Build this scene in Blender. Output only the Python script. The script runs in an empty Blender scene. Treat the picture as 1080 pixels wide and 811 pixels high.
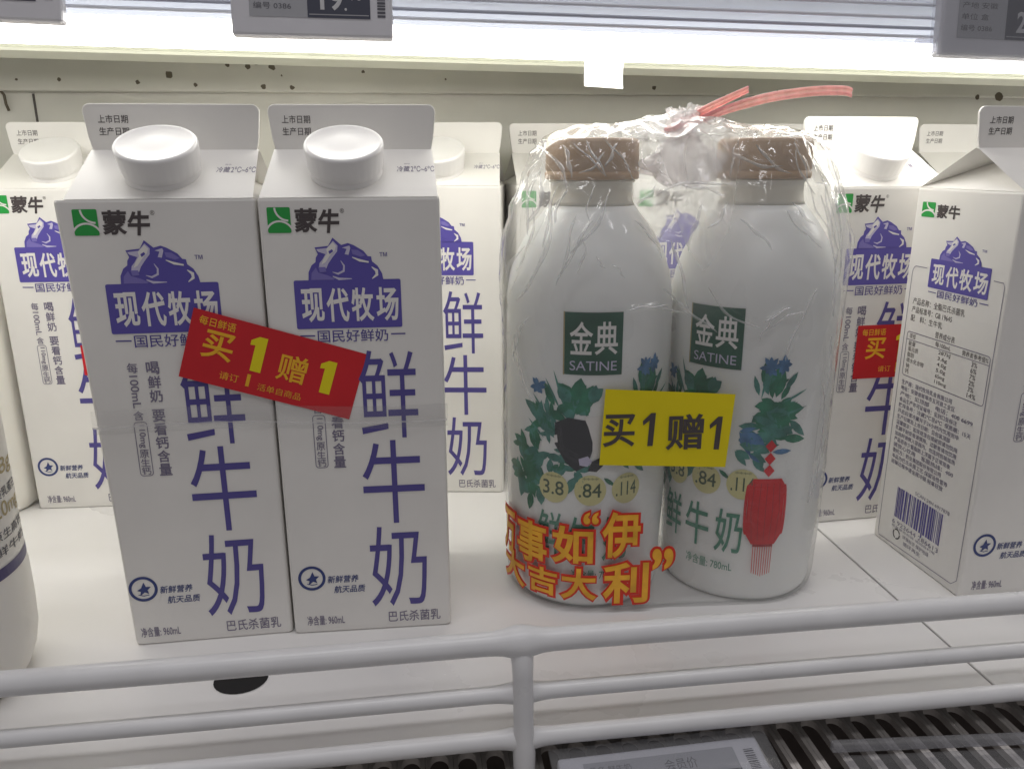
import bpy, bmesh, math, random
from mathutils import Vector, Matrix
from math import sin, cos, pi, radians, atan2, sqrt
random.seed(7)
sc = bpy.context.scene
S = 0.001                                    # everything below is written in millimetres

# ------------------------------------------------------------------ camera
def cam_axes(yaw, pitch, roll):
    f = Vector((-sin(yaw)*cos(pitch), cos(yaw)*cos(pitch), -sin(pitch)))
    r = Vector((cos(yaw), sin(yaw), 0)); u = r.cross(f)
    return r*cos(roll) + u*sin(roll), u*cos(roll) - r*sin(roll), f
CR, CU, CF = cam_axes(-0.128, 0.273, -0.004)
CPOS = Vector((-16.2, -245.25, 203.3))
cd = bpy.data.cameras.new('camera'); cam = bpy.data.objects.new('camera', cd)
sc.collection.objects.link(cam); sc.camera = cam
cd.sensor_width = 36.0; cd.lens = 835.0/1080*36; cd.clip_start = 0.01; cd.clip_end = 50
cam.matrix_world = Matrix(((CR.x, CU.x, -CF.x, CPOS.x*S), (CR.y, CU.y, -CF.y, CPOS.y*S), (CR.z, CU.z, -CF.z, CPOS.z*S), (0, 0, 0, 1)))

# ------------------------------------------------------------------ light of the shop and an added highlight lamp
w = bpy.data.worlds.new('World'); sc.world = w; w.use_nodes = True
wb = w.node_tree.nodes['Background']; wb.inputs[0].default_value = (1.0, 0.96, 0.97, 1); wb.inputs[1].default_value = 0.21
LED_STRENGTH = 7.6
ld = bpy.data.lights.new('overhead_light', 'AREA'); lo = bpy.data.objects.new('overhead_light', ld); sc.collection.objects.link(lo)
ld.shape = 'RECTANGLE'; ld.size = 1.6; ld.size_y = 0.15; ld.energy = 9.5; ld.color = (1.0, 0.98, 1.0)
lo.location = (0.1, -0.22, 1.9); lo.rotation_euler = (radians(-4), 0, 0)
ld2 = bpy.data.lights.new('overhead_light', 'AREA'); lo2 = bpy.data.objects.new('overhead_light', ld2); sc.collection.objects.link(lo2)  # second lamp, added further forward to put wider highlights on the bag
ld2.shape = 'RECTANGLE'; ld2.size = 1.6; ld2.size_y = 0.15; ld2.energy = 5; ld2.color = (1.0, 0.98, 1.0)
lo2.location = (-0.1, -1.5, 2.1); lo2.rotation_euler = (radians(37), 0, 0)
vs = sc.view_settings; vs.view_transform = 'Standard'; vs.look = 'None'; vs.exposure = 0.0; vs.gamma = 1.0
sc.cycles.max_bounces = 10; sc.cycles.transparent_max_bounces = 24; sc.cycles.diffuse_bounces = 5
sc.cycles.caustics_reflective = False; sc.cycles.caustics_refractive = False

# ------------------------------------------------------------------ materials
M = {}
def mat(name, col, rough=0.5, spec=0.5, vary=0.0, vscale=40.0, bump=0.0, bscale=120.0, metal=0.0, coat=0.0, sss=0.0):
    m = bpy.data.materials.new(name); m.use_nodes = True; nt = m.node_tree; b = nt.nodes['Principled BSDF']
    b.inputs['Base Color'].default_value = (*col, 1); b.inputs['Roughness'].default_value = rough
    b.inputs['Specular IOR Level'].default_value = spec; b.inputs['Metallic'].default_value = metal
    b.inputs['Coat Weight'].default_value = coat; b.inputs['Coat Roughness'].default_value = 0.12
    if sss:
        b.inputs['Subsurface Weight'].default_value = sss
        b.inputs['Subsurface Radius'].default_value = (0.006, 0.005, 0.004); b.inputs['Subsurface Scale'].default_value = 1.0
    tc = nt.nodes.new('ShaderNodeTexCoord')
    if vary:
        n = nt.nodes.new('ShaderNodeTexNoise'); n.inputs['Scale'].default_value = vscale; n.inputs['Detail'].default_value = 6
        nt.links.new(tc.outputs['Object'], n.inputs['Vector'])
        r = nt.nodes.new('ShaderNodeMapRange'); r.inputs[1].default_value = 0.3; r.inputs[2].default_value = 0.7
        r.inputs[3].default_value = 1 - vary; r.inputs[4].default_value = 1 + vary*0.4
        nt.links.new(n.outputs['Fac'], r.inputs[0])
        x = nt.nodes.new('ShaderNodeMix'); x.data_type = 'RGBA'; x.blend_type = 'MULTIPLY'; x.inputs[0].default_value = 1
        x.inputs[6].default_value = (*col, 1); nt.links.new(r.outputs[0], x.inputs[7]); nt.links.new(x.outputs[2], b.inputs['Base Color'])
        r2 = nt.nodes.new('ShaderNodeMapRange'); r2.inputs[3].default_value = max(0.02, rough-0.08); r2.inputs[4].default_value = min(1, rough+0.1)
        nt.links.new(n.outputs['Fac'], r2.inputs[0]); nt.links.new(r2.outputs[0], b.inputs['Roughness'])
    if bump:
        n2 = nt.nodes.new('ShaderNodeTexNoise'); n2.inputs['Scale'].default_value = bscale; n2.inputs['Detail'].default_value = 5
        nt.links.new(tc.outputs['Object'], n2.inputs['Vector'])
        bp = nt.nodes.new('ShaderNodeBump'); bp.inputs['Strength'].default_value = bump; bp.inputs['Distance'].default_value = 0.001
        nt.links.new(n2.outputs['Fac'], bp.inputs['Height']); nt.links.new(bp.outputs[0], b.inputs['Normal'])
    M[name] = m; return m
mat('carton_board', (0.79, 0.775, 0.745), 0.42, 0.4, 0.05, 25, 0.25, 18)
mat('carton_cut_edge', (0.80, 0.66, 0.42), 0.7, 0.2)
mat('cap_plastic', (0.82, 0.81, 0.80), 0.32, 0.5, 0.03, 60)
mat('ink_purple', (0.085, 0.07, 0.28), 0.4)
mat('badge_purple', (0.10, 0.08, 0.37), 0.4)
mat('badge_mid', (0.20, 0.17, 0.48), 0.4)
mat('badge_lilac', (0.55, 0.52, 0.68), 0.4)
mat('ink_white', (0.78, 0.76, 0.74), 0.4)
mat('ink_black', (0.07, 0.058, 0.06), 0.45)
mat('ink_grey', (0.19, 0.17, 0.25), 0.45)
mat('ink_navy', (0.03, 0.05, 0.19), 0.4)
mat('ink_green', (0.022, 0.33, 0.06), 0.4)
mat('sticker_red', (0.60, 0.018, 0.026), 0.35, 0.4, 0.10, 30, 0.2, 40)
mat('sticker_gold', (0.85, 0.45, 0.02), 0.4)
mat('sticker_lemon', (0.80, 0.68, 0.004), 0.4)
mat('sticker_yellow', (0.80, 0.66, 0.004), 0.4, 0.4, 0.05, 30, 0.2, 40)
mat('print_red', (0.68, 0.03, 0.012), 0.4)
mat('print_orange', (0.90, 0.46, 0.04), 0.4, 0.4, 0.25, 120)
mat('lantern_red', (0.68, 0.012, 0.02), 0.4, 0.4, 0.2, 60)
mat('lantern_dark', (0.33, 0.008, 0.014), 0.4)
mat('box_green', (0.012, 0.095, 0.055), 0.4, 0.5, 0.35, 60)
mat('leaf_green', (0.03, 0.20, 0.115), 0.4, 0.4, 0.5, 150)
mat('leaf_teal', (0.07, 0.25, 0.21), 0.4, 0.4, 0.5, 150)
mat('flower_blue', (0.09, 0.22, 0.42), 0.4, 0.4, 0.5, 200)
mat('cow_black', (0.02, 0.022, 0.03), 0.4)
mat('medal_yellow', (0.66, 0.62, 0.30), 0.4)
mat('medal_ink', (0.05, 0.09, 0.05), 0.4)
mat('bottle_ink', (0.06, 0.24, 0.16), 0.4)
mat('milk_bottle', (0.84, 0.845, 0.825), 0.28, 0.5, 0.03, 20, sss=0.25)
mat('neck_plastic', (0.74, 0.70, 0.60), 0.3, 0.5, 0.03, 20, sss=0.35)
mat('cap_bronze', (0.44, 0.28, 0.145), 0.38, 0.5, 0.15, 80)
mat('white_plastic', (0.79, 0.77, 0.72), 0.35, 0.5, 0.03, 20, sss=0.2)
mat('label_gold', (0.42, 0.34, 0.17), 0.45)
mat('label_indigo', (0.075, 0.065, 0.17), 0.4)
mat('shelf_white', (0.78, 0.77, 0.76), 0.28, 0.5, 0.07, 9, 0.12, 25)
mat('joint_dark', (0.10, 0.09, 0.085), 0.8)
mat('hole_dark', (0.012, 0.011, 0.012), 0.9)
mat('wire_white', (0.71, 0.71, 0.72), 0.30, 0.5, 0.05, 60, 0.06, 60)
mat('wall_panel', (0.70, 0.69, 0.63), 0.5, 0.4, 0.12, 14, 0.15, 30)
mat('stain', (0.13, 0.11, 0.08), 0.8)
mat('upper_rail', (0.74, 0.76, 0.84), 0.3, 0.5, 0.06, 30)
mat('rail_groove', (0.45, 0.47, 0.56), 0.35)
mat('lamp_lip', (0.62, 0.63, 0.53), 0.4)
mat('tag_case', (0.66, 0.655, 0.69), 0.35, 0.5, 0.04, 50)
mat('tag_screen', (0.40, 0.405, 0.43), 0.2)
mat('tag_dark', (0.075, 0.08, 0.11), 0.2)
mat('tag_ink', (0.10, 0.10, 0.12), 0.4)
mat('tag_light', (0.58, 0.58, 0.60), 0.4)
mat('grille_plastic', (0.72, 0.68, 0.64), 0.5, 0.4, 0.25, 60, 0.2, 80)
mat('duct_dark', (0.12, 0.10, 0.09), 0.8, 0.3, 0.4, 30)
mat('tie_pink', (0.86, 0.25, 0.29), 0.4, 0.5, 0.25, 200, sss=0.3)
def emis(name, col, st):
    m = bpy.data.materials.new(name); m.use_nodes = True; nt = m.node_tree; nt.nodes.remove(nt.nodes['Principled BSDF'])
    e = nt.nodes.new('ShaderNodeEmission'); e.inputs[0].default_value = (*col, 1); e.inputs[1].default_value = st
    nt.links.new(e.outputs[0], nt.nodes['Material Output'].inputs[0]); M[name] = m
def sheet(name, col, f):
    m = bpy.data.materials.new(name); m.use_nodes = True; nt = m.node_tree; N = nt.nodes; b = N['Principled BSDF']
    b.inputs['Base Color'].default_value = (*col, 1); b.inputs['Roughness'].default_value = .3
    t = N.new('ShaderNodeBsdfTranslucent'); t.inputs[0].default_value = (*col, 1); x = N.new('ShaderNodeMixShader'); x.inputs[0].default_value = f
    nt.links.new(b.outputs[0], x.inputs[1]); nt.links.new(t.outputs[0], x.inputs[2]); nt.links.new(x.outputs[0], N['Material Output'].inputs[0]); M[name] = m
sheet('rail_sheet', (0.70, 0.75, 0.88), 0.45)
emis('led', (1.0, 0.97, 0.905), LED_STRENGTH)
def film(name, haze, gloss, rough, bump, bscale, tint=(1, 1, 1), crease=0.0, back=0.5):
    """clear thin plastic: mostly lets light through, mirrors a little (more at grazing angles), a little milky haze"""
    m = bpy.data.materials.new(name); m.use_nodes = True; nt = m.node_tree; N = nt.nodes; Lk = nt.links
    N.remove(N['Principled BSDF']); out = N['Material Output']
    tc = N.new('ShaderNodeTexCoord'); n = N.new('ShaderNodeTexNoise'); n.inputs['Scale'].default_value = bscale; n.inputs['Detail'].default_value = 4
    n.inputs['Distortion'].default_value = 1.5
    Lk.new(tc.outputs['Object'], n.inputs['Vector'])
    bp = N.new('ShaderNodeBump'); bp.inputs['Strength'].default_value = bump; bp.inputs['Distance'].default_value = 0.002
    Lk.new(n.outputs['Fac'], bp.inputs['Height'])
    tr = N.new('ShaderNodeBsdfTransparent'); tr.inputs[0].default_value = (*tint, 1)
    df = N.new('ShaderNodeBsdfDiffuse'); df.inputs[0].default_value = (0.88, 0.88, 0.88, 1)
    tl = N.new('ShaderNodeBsdfTranslucent'); tl.inputs[0].default_value = (0.88, 0.88, 0.88, 1)
    Lk.new(bp.outputs[0], df.inputs['Normal'])
    h = N.new('ShaderNodeMixShader'); h.inputs[0].default_value = back; Lk.new(df.outputs[0], h.inputs[1]); Lk.new(tl.outputs[0], h.inputs[2])
    m1 = N.new('ShaderNodeMixShader'); Lk.new(tr.outputs[0], m1.inputs[1]); Lk.new(h.outputs[0], m1.inputs[2])
    if crease:
        n3 = N.new('ShaderNodeTexNoise'); n3.inputs['Scale'].default_value = 16; n3.inputs['Detail'].default_value = 3
        Lk.new(tc.outputs['Object'], n3.inputs['Vector'])
        sx = N.new('ShaderNodeSeparateXYZ'); Lk.new(tc.outputs['Object'], sx.inputs[0])
        zr = N.new('ShaderNodeMapRange'); zr.inputs[1].default_value = 0.13; zr.inputs[2].default_value = 0.225; zr.inputs[3].default_value = 0.0; zr.inputs[4].default_value = crease
        Lk.new(sx.outputs[2], zr.inputs[0])
        mu = N.new('ShaderNodeMath'); mu.operation = 'MULTIPLY'; Lk.new(zr.outputs[0], mu.inputs[0]); Lk.new(n3.outputs['Fac'], mu.inputs[1])
        ad = N.new('ShaderNodeMath'); ad.operation = 'ADD'; ad.inputs[1].default_value = haze; Lk.new(mu.outputs[0], ad.inputs[0])
        xa = N.new('ShaderNodeMath'); xa.operation = 'ABSOLUTE'; Lk.new(sx.outputs[0], xa.inputs[0])
        xr = N.new('ShaderNodeMapRange'); xr.inputs[1].default_value = 0.0; xr.inputs[2].default_value = 0.021; xr.inputs[3].default_value = 0.42; xr.inputs[4].default_value = 0.0
        xr.clamp = True; Lk.new(xa.outputs[0], xr.inputs[0])
        zq = N.new('ShaderNodeMapRange'); zq.inputs[1].default_value = 0.135; zq.inputs[2].default_value = 0.185; Lk.new(sx.outputs[2], zq.inputs[0])
        m4 = N.new('ShaderNodeMath'); m4.operation = 'MULTIPLY'; Lk.new(xr.outputs[0], m4.inputs[0]); Lk.new(zq.outputs[0], m4.inputs[1])
        a5 = N.new('ShaderNodeMath'); a5.operation = 'ADD'; a5.use_clamp = True; Lk.new(ad.outputs[0], a5.inputs[0]); Lk.new(m4.outputs[0], a5.inputs[1]); Lk.new(a5.outputs[0], m1.inputs[0])
    else: m1.inputs[0].default_value = haze
    gl = N.new('ShaderNodeBsdfGlossy'); gl.inputs['Roughness'].default_value = rough; Lk.new(bp.outputs[0], gl.inputs['Normal'])
    fr = N.new('ShaderNodeLayerWeight'); fr.inputs[0].default_value = 0.5; Lk.new(bp.outputs[0], fr.inputs['Normal'])
    pw = N.new('ShaderNodeMath'); pw.operation = 'POWER'; pw.inputs[1].default_value = 4.0; Lk.new(fr.outputs['Facing'], pw.inputs[0])
    mm = N.new('ShaderNodeMath'); mm.operation = 'MULTIPLY_ADD'; mm.inputs[1].default_value = 0.55*gloss; mm.inputs[2].default_value = 0.045*gloss; mm.use_clamp = True; Lk.new(pw.outputs[0], mm.inputs[0])
    m2 = N.new('ShaderNodeMixShader'); Lk.new(mm.outputs[0], m2.inputs[0]); Lk.new(m1.outputs[0], m2.inputs[1]); Lk.new(gl.outputs[0], m2.inputs[2])
    Lk.new(m2.outputs[0], out.inputs[0]); M[name] = m
film('bag_film', 0.045, 1.5, 0.08, 0.25, 45, (0.99, 0.995, 0.995), 0.34)
film('glint_film', 0.30, 2.2, 0.08, 0.2, 120, (0.995, 0.995, 0.995), 0, 0.12)  # whitish film for the painted highlight streaks on bag and tape
film('bag_knot', 0.40, 1.6, 0.16, 0.8, 160, (0.99, 0.96, 0.97))
film('clear_tape', 0.09, 0.9, 0.12, 0.25, 90, (0.98, 0.98, 0.98))
film('clear_cover', 0.10, 1.2, 0.12, 0.1, 60, (0.95, 0.955, 0.97))
film('clear_plastic', 0.26, 1.4, 0.15, 0.15, 60, (0.88, 0.89, 0.94))

# ------------------------------------------------------------------ object helpers
def link(o, parent=None):
    sc.collection.objects.link(o)
    if parent is not None: o.parent = parent
    return o
def meshdata(name, verts, faces, mats, mi=None, smooth=False):
    me = bpy.data.meshes.new(name)
    me.from_pydata([(v[0]*S, v[1]*S, v[2]*S) for v in verts], [], faces)
    for m in (mats if isinstance(mats, (list, tuple)) else [mats]): me.materials.append(M[m])
    if mi:
        for p, i in zip(me.polygons, mi): p.material_index = i
    if smooth:
        for p in me.polygons: p.use_smooth = True
    me.update(); return me
def obj(name, me, parent=None, loc=None, rz=0):
    o = bpy.data.objects.new(name, me); link(o, parent)
    if loc is not None: o.location = Vector(loc)*S
    if rz: o.rotation_euler.z = rz
    return o
def tag(o, label=None, cat=None, group=None, kind=None):
    if label: o['label'] = label
    if cat: o['category'] = cat
    if group: o['group'] = group
    if kind: o['kind'] = kind
    return o
def empty(name, loc, rz=0):
    e = bpy.data.objects.new(name, None); link(e); e.location = Vector(loc)*S; e.rotation_euler.z = rz
    e.empty_display_size = 0.01; return e
def box(x0, y0, z0, x1, y1, z1, bev=0.0):
    bm = bmesh.new(); bmesh.ops.create_cube(bm, size=1)
    for v in bm.verts: v.co = Vector((x0+(v.co.x+.5)*(x1-x0), y0+(v.co.y+.5)*(y1-y0), z0+(v.co.z+.5)*(z1-z0)))
    if bev: bmesh.ops.bevel(bm, geom=bm.edges[:], offset=bev, segments=2, affect='EDGES', profile=0.5)
    bm.normal_update(); bm.verts.index_update()
    vs_ = [tuple(v.co) for v in bm.verts]; fs = [[v.index for v in f.verts] for f in bm.faces]; bm.free(); return vs_, fs
def lathe(prof, n=48, cx=0, cy=0, ripple=None):
    vs_, fs = [], []
    for (r, z) in prof:
        for i in range(n):
            a = 2*pi*i/n; rr = r + (ripple(i, z) if ripple else 0); vs_.append((cx+rr*cos(a), cy+rr*sin(a), z))
    for k in range(len(prof)-1):
        for i in range(n):
            j = (i+1) % n; fs.append([k*n+i, k*n+j, (k+1)*n+j, (k+1)*n+i])
    fs.append(list(range(n))[::-1]); fs.append([(len(prof)-1)*n+i for i in range(n)])
    return vs_, fs
def tube(path, rad, n=16):
    vs_, fs = [], []
    path = [Vector(p) for p in path]
    for k, p in enumerate(path):
        t = (path[min(k+1, len(path)-1)] - path[max(k-1, 0)]).normalized()
        up = Vector((0, 0, 1)) if abs(t.z) < .9 else Vector((1, 0, 0))
        a = t.cross(up).normalized(); b = a.cross(t)
        r = rad[k] if isinstance(rad, (list, tuple)) else rad
        for i in range(n):
            q = 2*pi*i/n; vs_.append(tuple(p + a*cos(q)*r + b*sin(q)*r))
    for k in range(len(path)-1):
        for i in range(n):
            j = (i+1) % n; fs.append([k*n+i, k*n+j, (k+1)*n+j, (k+1)*n+i])
    fs.append(list(range(n))[::-1]); fs.append([(len(path)-1)*n+i for i in range(n)])
    return vs_, fs

# ------------------------------------------------------------------ flat print: 2-D shapes, later laid on a face or wrapped on a bottle
_tc = {}
def glyphs(body, bold=0.0, bevel=0.0):
    key = (body, bold, bevel)
    if key not in _tc:
        cu = bpy.data.curves.new('t', 'FONT'); cu.body = body; cu.resolution_u = 4; bevel = bevel or bold*0.85
        cu.space_line = 1.25
        if bevel: cu.bevel_depth = bevel; cu.bevel_resolution = 0
        o = bpy.data.objects.new('t', cu); sc.collection.objects.link(o); bpy.context.view_layer.update()
        me = o.to_mesh(); me.calc_loop_triangles()
        v = [tuple(p.co) for p in me.vertices]; f = [tuple(t.vertices) for t in me.loop_triangles]
        o.to_mesh_clear(); bpy.data.objects.remove(o); bpy.data.curves.remove(cu)
        xs = [p[0] for p in v]; ys = [p[1] for p in v]
        _tc[key] = (v, f, min(xs), min(ys), max(xs), max(ys))
    return _tc[key]
class Print:
    def __init__(s): s.v = []; s.f = []; s.mi = []; s.mats = []
    def m(s, name):
        if name not in s.mats: s.mats.append(name)
        return s.mats.index(name)
    def text(s, body, x0, y0, x1, y1, mt, bold=0.0, lay=0.0, rot=0, bevel=0.0, shear=0.0):
        v, f, ax, ay, bx, by = glyphs(body, bold, bevel); n = len(s.v); k = s.m(mt); zr = bevel or bold*0.85
        for p in v:
            a = (p[0]-ax)/(bx-ax); b = (p[1]-ay)/(by-ay); z = lay + (p[2]/zr*0.03 if zr else 0)
            if rot == -90: a, b = b, 1-a            # reads downwards
            x = x0+a*(x1-x0) + shear*(b-.5)*(y1-y0)
            s.v.append((x, y0+b*(y1-y0), z))
        for t in f: s.f.append([n+i for i in t]); s.mi.append(k)
    def poly(s, pts, mt, lay=0.0):
        n = len(s.v); k = s.m(mt)
        bm = bmesh.new(); f = bm.faces.new([bm.verts.new((p[0], p[1], 0)) for p in pts])
        f.normal_update(); r = bmesh.ops.triangulate(bm, faces=[f]); bm.verts.index_update()
        for v in bm.verts: s.v.append((v.co.x, v.co.y, lay))
        for g in bm.faces:
            idx = [n+v.index for v in g.verts]
            if g.normal.z < 0 : idx = idx[::-1]
            s.f.append(idx); s.mi.append(k)
        bm.free()
    def grid(s, x0, y0, x1, y1, mt, lay=0.0, nx=12, ny=2, round_=0.0):
        n = len(s.v); k = s.m(mt)
        for j in range(ny+1):
            for i in range(nx+1): s.v.append((x0+(x1-x0)*i/nx, y0+(y1-y0)*j/ny, lay))
        for j in range(ny):
            for i in range(nx):
                a = n+j*(nx+1)+i; s.f.append([a, a+1, a+nx+2, a+nx+1]); s.mi.append(k)
    def disc(s, cx, cy, rx, ry, mt, lay=0.0, n=28):
        b = len(s.v); k = s.m(mt); s.v.append((cx, cy, lay))
        for q in (0.5, 1.0):
            for i in range(n): s.v.append((cx+rx*q*cos(2*pi*i/n), cy+ry*q*sin(2*pi*i/n), lay))
        for i in range(n):
            j = (i+1) % n
            s.f.append([b, b+1+i, b+1+j]); s.mi.append(k)
            s.f.append([b+1+i, b+1+n+i, b+1+n+j, b+1+j]); s.mi.append(k)
    def stroke(s, pts, wd, mt, lay=0.0, closed=False):
        P = [Vector((p[0], p[1])) for p in pts]; n = len(s.v); k = s.m(mt); N = len(P)
        for i, p in enumerate(P):
            a = P[i-1] if (i or closed) else p; b = P[(i+1) % N] if (i < N-1 or closed) else p
            t = (b-a).normalized(); q = Vector((-t.y, t.x))
            wq = wd[i] if isinstance(wd, (list, tuple)) else wd
            for sg in (-1, 1): s.v.append((p.x+q.x*sg*wq/2, p.y+q.y*sg*wq/2, lay))
        for i in range(N if closed else N-1):
            j = (i+1) % N
            s.f.append([n+2*i, n+2*j, n+2*j+1, n+2*i+1]); s.mi.append(k)
    def build(s, name, fn, sub=0):
        if sub:                                  # cut wide faces so that they follow a round surface
            todo = [(list(f), m) for f, m in zip(s.f, s.mi)]; F, MI = [], []
            while todo:
                f, m = todo.pop()
                if len(f) > 3:
                    if max(s.v[i][0] for i in f)-min(s.v[i][0] for i in f) <= sub: F.append(f); MI.append(m); continue
                    for k in range(1, len(f)-1): todo.append(([f[0], f[k], f[k+1]], m))
                    continue
                e = max(range(3), key=lambda k: abs(s.v[f[k]][0]-s.v[f[(k+1) % 3]][0])); a, b, c = f[e], f[(e+1) % 3], f[(e+2) % 3]
                if abs(s.v[a][0]-s.v[b][0]) <= sub: F.append(f); MI.append(m); continue
                s.v.append(tuple((p+q)/2 for p, q in zip(s.v[a], s.v[b]))); n = len(s.v)-1
                todo.append(([a, n, c], m)); todo.append(([n, b, c], m))
            s.f, s.mi = F, MI
        return meshdata(name, [fn(*p) for p in s.v], s.f, s.mats, s.mi)
def arc(cx, cy, rx, ry, a0, a1, n=16): return [(cx+rx*cos(radians(a0+(a1-a0)*i/n)), cy+ry*sin(radians(a0+(a1-a0)*i/n))) for i in range(n+1)]
def rrect(x0, y0, x1, y1, r, n=5):
    return arc(x1-r, y1-r, r, r, 0, 90, n)+arc(x0+r, y1-r, r, r, 90, 180, n)+arc(x0+r, y0+r, r, r, 180, 270, n)+arc(x1-r, y0+r, r, r, 270, 360, n)

# ================================================================== THE SETTING
X0, X1 = -620, 820
JOINTS = [-389, -89, 211, 511]
def structure(name, vf, mt, parent=None, smooth=False):
    o = obj(name, meshdata(name, vf[0], vf[1], mt, smooth=smooth), parent)
    if parent is None: tag(o, kind='structure')
    return o
shelf = structure('shelf', box(X0, 2.5, -5.5, X1, 322, -3.2), 'joint_dark')
edges = [X0] + [211] + [X1]
edges = [X0, -389, 211, X1]
for a, b in zip(edges[:-1], edges[1:]):
    structure('shelf_panel', box(a+0.55, 1.5, -3.0, b-0.55, 321, 0.0, 0.5), 'shelf_white', shelf)
# a round finger hole in the shelf, seen under the top wire
hp = Print(); hp.disc(-91, 46.5, 10.8, 9.5, 'hole_dark'); obj('finger_hole', hp.build('finger_hole', lambda u, v, z: (u, v, 0.25)), shelf)
wall = structure('back_wall', box(X0, 323, -5, X1, 333, 420), 'wall_panel')
structure('upper_wall_panel', box(X0, 314, 247.6, X1, 322.4, 330, 1.2), 'wall_panel', wall)
structure('wall_joint', box(-249.2, 322.2, 60, -248, 323.4, 246.5), 'joint_dark', wall)
def px_ony(px, py, Y):
    d = CF + CR*((px-540)/835.0) - CU*((py-405.5)/835.0); return CPOS + d*((Y-CPOS.y)/d.y)
for i, (px, py, r) in enumerate([(62, 84, 1.2), (145, 87, 1.3), (178, 79, 2.3), (206, 90, 1.2), (278, 92, 1.6), (308, 93, 1.5), (240, 69, 1.4), (261, 70, 1.7), (287, 71, 1.9), (383, 76, 1.0),
                                  (690, 93, 1.4), (1031, 103, 1.7), (1054, 102, 3.0), (17, 84, .8), (1048, 89, .9), (297, 80, .6), (470, 84, .7), (820, 96, .6)]):
    c = px_ony(px, py, 313.6); sp = Print()
    pts = [(r*(0.75+0.5*random.random())*cos(2*pi*k/11)*1.05, r*(0.75+0.5*random.random())*sin(2*pi*k/11)) for k in range(11)]
    sp.poly(pts, 'stain')
    obj('stain', sp.build('stain', lambda u, v, z: (u, 0, v)), wall, (c.x, 313.75, c.z))
sp = Print(); sp.stroke([(-16, 0.0), (-9, -.5), (-5, -1.0), (0, -.5), (4, -1.6), (10, -.6), (15, -2.0)], [.3, .9, .5, 1.1, .6, 1.0, .2], 'stain')
c = px_ony(263, 66.5, 313.6); obj('stain', sp.build('stain', lambda u, v, z: (u, 0, v)), wall, (c.x, 313.7, c.z+.5))
# a small hook on the wall at the left
c = px_ony(5, 106, 322); obj('wall_hook', meshdata('wall_hook', *tube([(c.x-4, 320.5, c.z+5), (c.x-.5, 319.5, c.z+5.4), (c.x+1.3, 319.3, c.z+3), (c.x+1.5, 319.5, c.z-2.5), (c.x+2.2, 320.4, c.z-6.5)], .9, 8), 'stain', smooth=True), wall)

# upper shelf: it sags a little to the right, like its rail and lamp in the picture
SAG = 0.0165
def sag(vf): return [(v[0], v[1], v[2]-SAG*(v[0]-37)) for v in vf[0]], vf[1]
upper = structure('upper_shelf', sag(box(X0, 121, 276, X1, 321.5, 284)), 'lamp_lip')
structure('front_rail', sag(([(X0, 115.2, 257.6), (X1, 115.2, 257.6), (X1, 115.2, 310), (X0, 115.2, 310)], [[0, 1, 2, 3]])), 'rail_sheet', upper)
for z in (260.3, 263.8, 268.2, 273.5):
    structure('rail_ridge', sag(tube([(X0+1, 114.8, z), (X1-1, 114.8, z)], 0.75, 8)), 'rail_groove' if z in (263.8,) else 'upper_rail', upper)
# lamp under the upper shelf
lamp = empty('light_strip', (37, 150, 255)); lamp_off = Vector((37, 150, 255))
def lamp_part(name, vf, mt, smooth=False):
    v = [(a[0]-37, a[1]-150, a[2]-255) for a in sag(vf)[0]]
    return obj(name, meshdata(name, v, vf[1], mt, smooth=smooth), lamp)
def xprism(pts, x0, x1):
    n = len(pts); v = [(x0, p[0], p[1]) for p in pts]+[(x1, p[0], p[1]) for p in pts]
    f = [[i, (i+1) % n, n+(i+1) % n, n+i] for i in range(n)] + [list(range(n))[::-1], list(range(n, 2*n))]
    return v, f
lamp_part('diffuser', xprism([(132, 266.5), (132, 263.2), (150, 257.6), (170, 252.6), (172, 253.8), (172, 266.5)], X0+5, X1-5), 'led')
lamp_part('housing', xprism([(131, 266.8), (131, 268.0), (231, 268.0), (231, 253.8), (229.8, 253.8), (229.8, 266.8)], X0+4, X1-4), 'lamp_lip')
lamp_part('lower_lip', xprism([(213, 256.2), (214, 254.8), (228, 253.2), (231.5, 253.0), (231.5, 253.75), (214, 256.6)], X0+4, X1-4), 'lamp_lip')
tag(lamp, 'long bright white lamp strip glowing under the upper shelf', 'lamp')

# white coated wire fence along the shelf's front edge
fence = empty('wire_fence', (18.5, 0, 0))
def rail_path(y, z, r, name):
    xs = sorted(set([X0, -400, -200, -100, -50] + [18.5+d for d in (-16, -12, -9, -7, -5.5, -4.2, -2, 0, 2, 4.2, 5.5, 7, 9, 12, 16)] + [80, 150, 250, 400, 600, X1]))
    rad = []
    for x in xs:
        d = abs(x-18.5); rad.append(r*(1+0.42*math.exp(-((d/6.0)**2))))
    obj(name, meshdata(name, *tube([(x-18.5, y+0.25*sin(x*.013), z+0.25*sin(x*.017+1)) for x in xs], rad, 24), 'wire_white', smooth=True), fence)
rail_path(2.1, 37.1, 4.3, 'top_rail'); rail_path(0.0, 17.3, 3.1, 'middle_rail'); rail_path(-2.9, 0.1, 3.35, 'lower_rail')
pz = [36.5, 33, 30, 26, 22, 17, 12, 6, 1, -4, -10, -18, -30, -60]
obj('post', meshdata('post', *tube([(0.1, (1.6 if z > 36 else 0.6 if z > 32 else -0.6) - (37-z)*0.115, z) for z in pz], [4.3, 4.2, 3.9, 3.7, 3.7, 3.8, 3.7, 3.7, 3.9, 4.2, 4.0, 3.8, 3.8, 3.8], 24), 'wire_white', smooth=True), fence)
tag(fence, 'white coated wire fence along the front edge of the shelf', 'fence')

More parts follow.
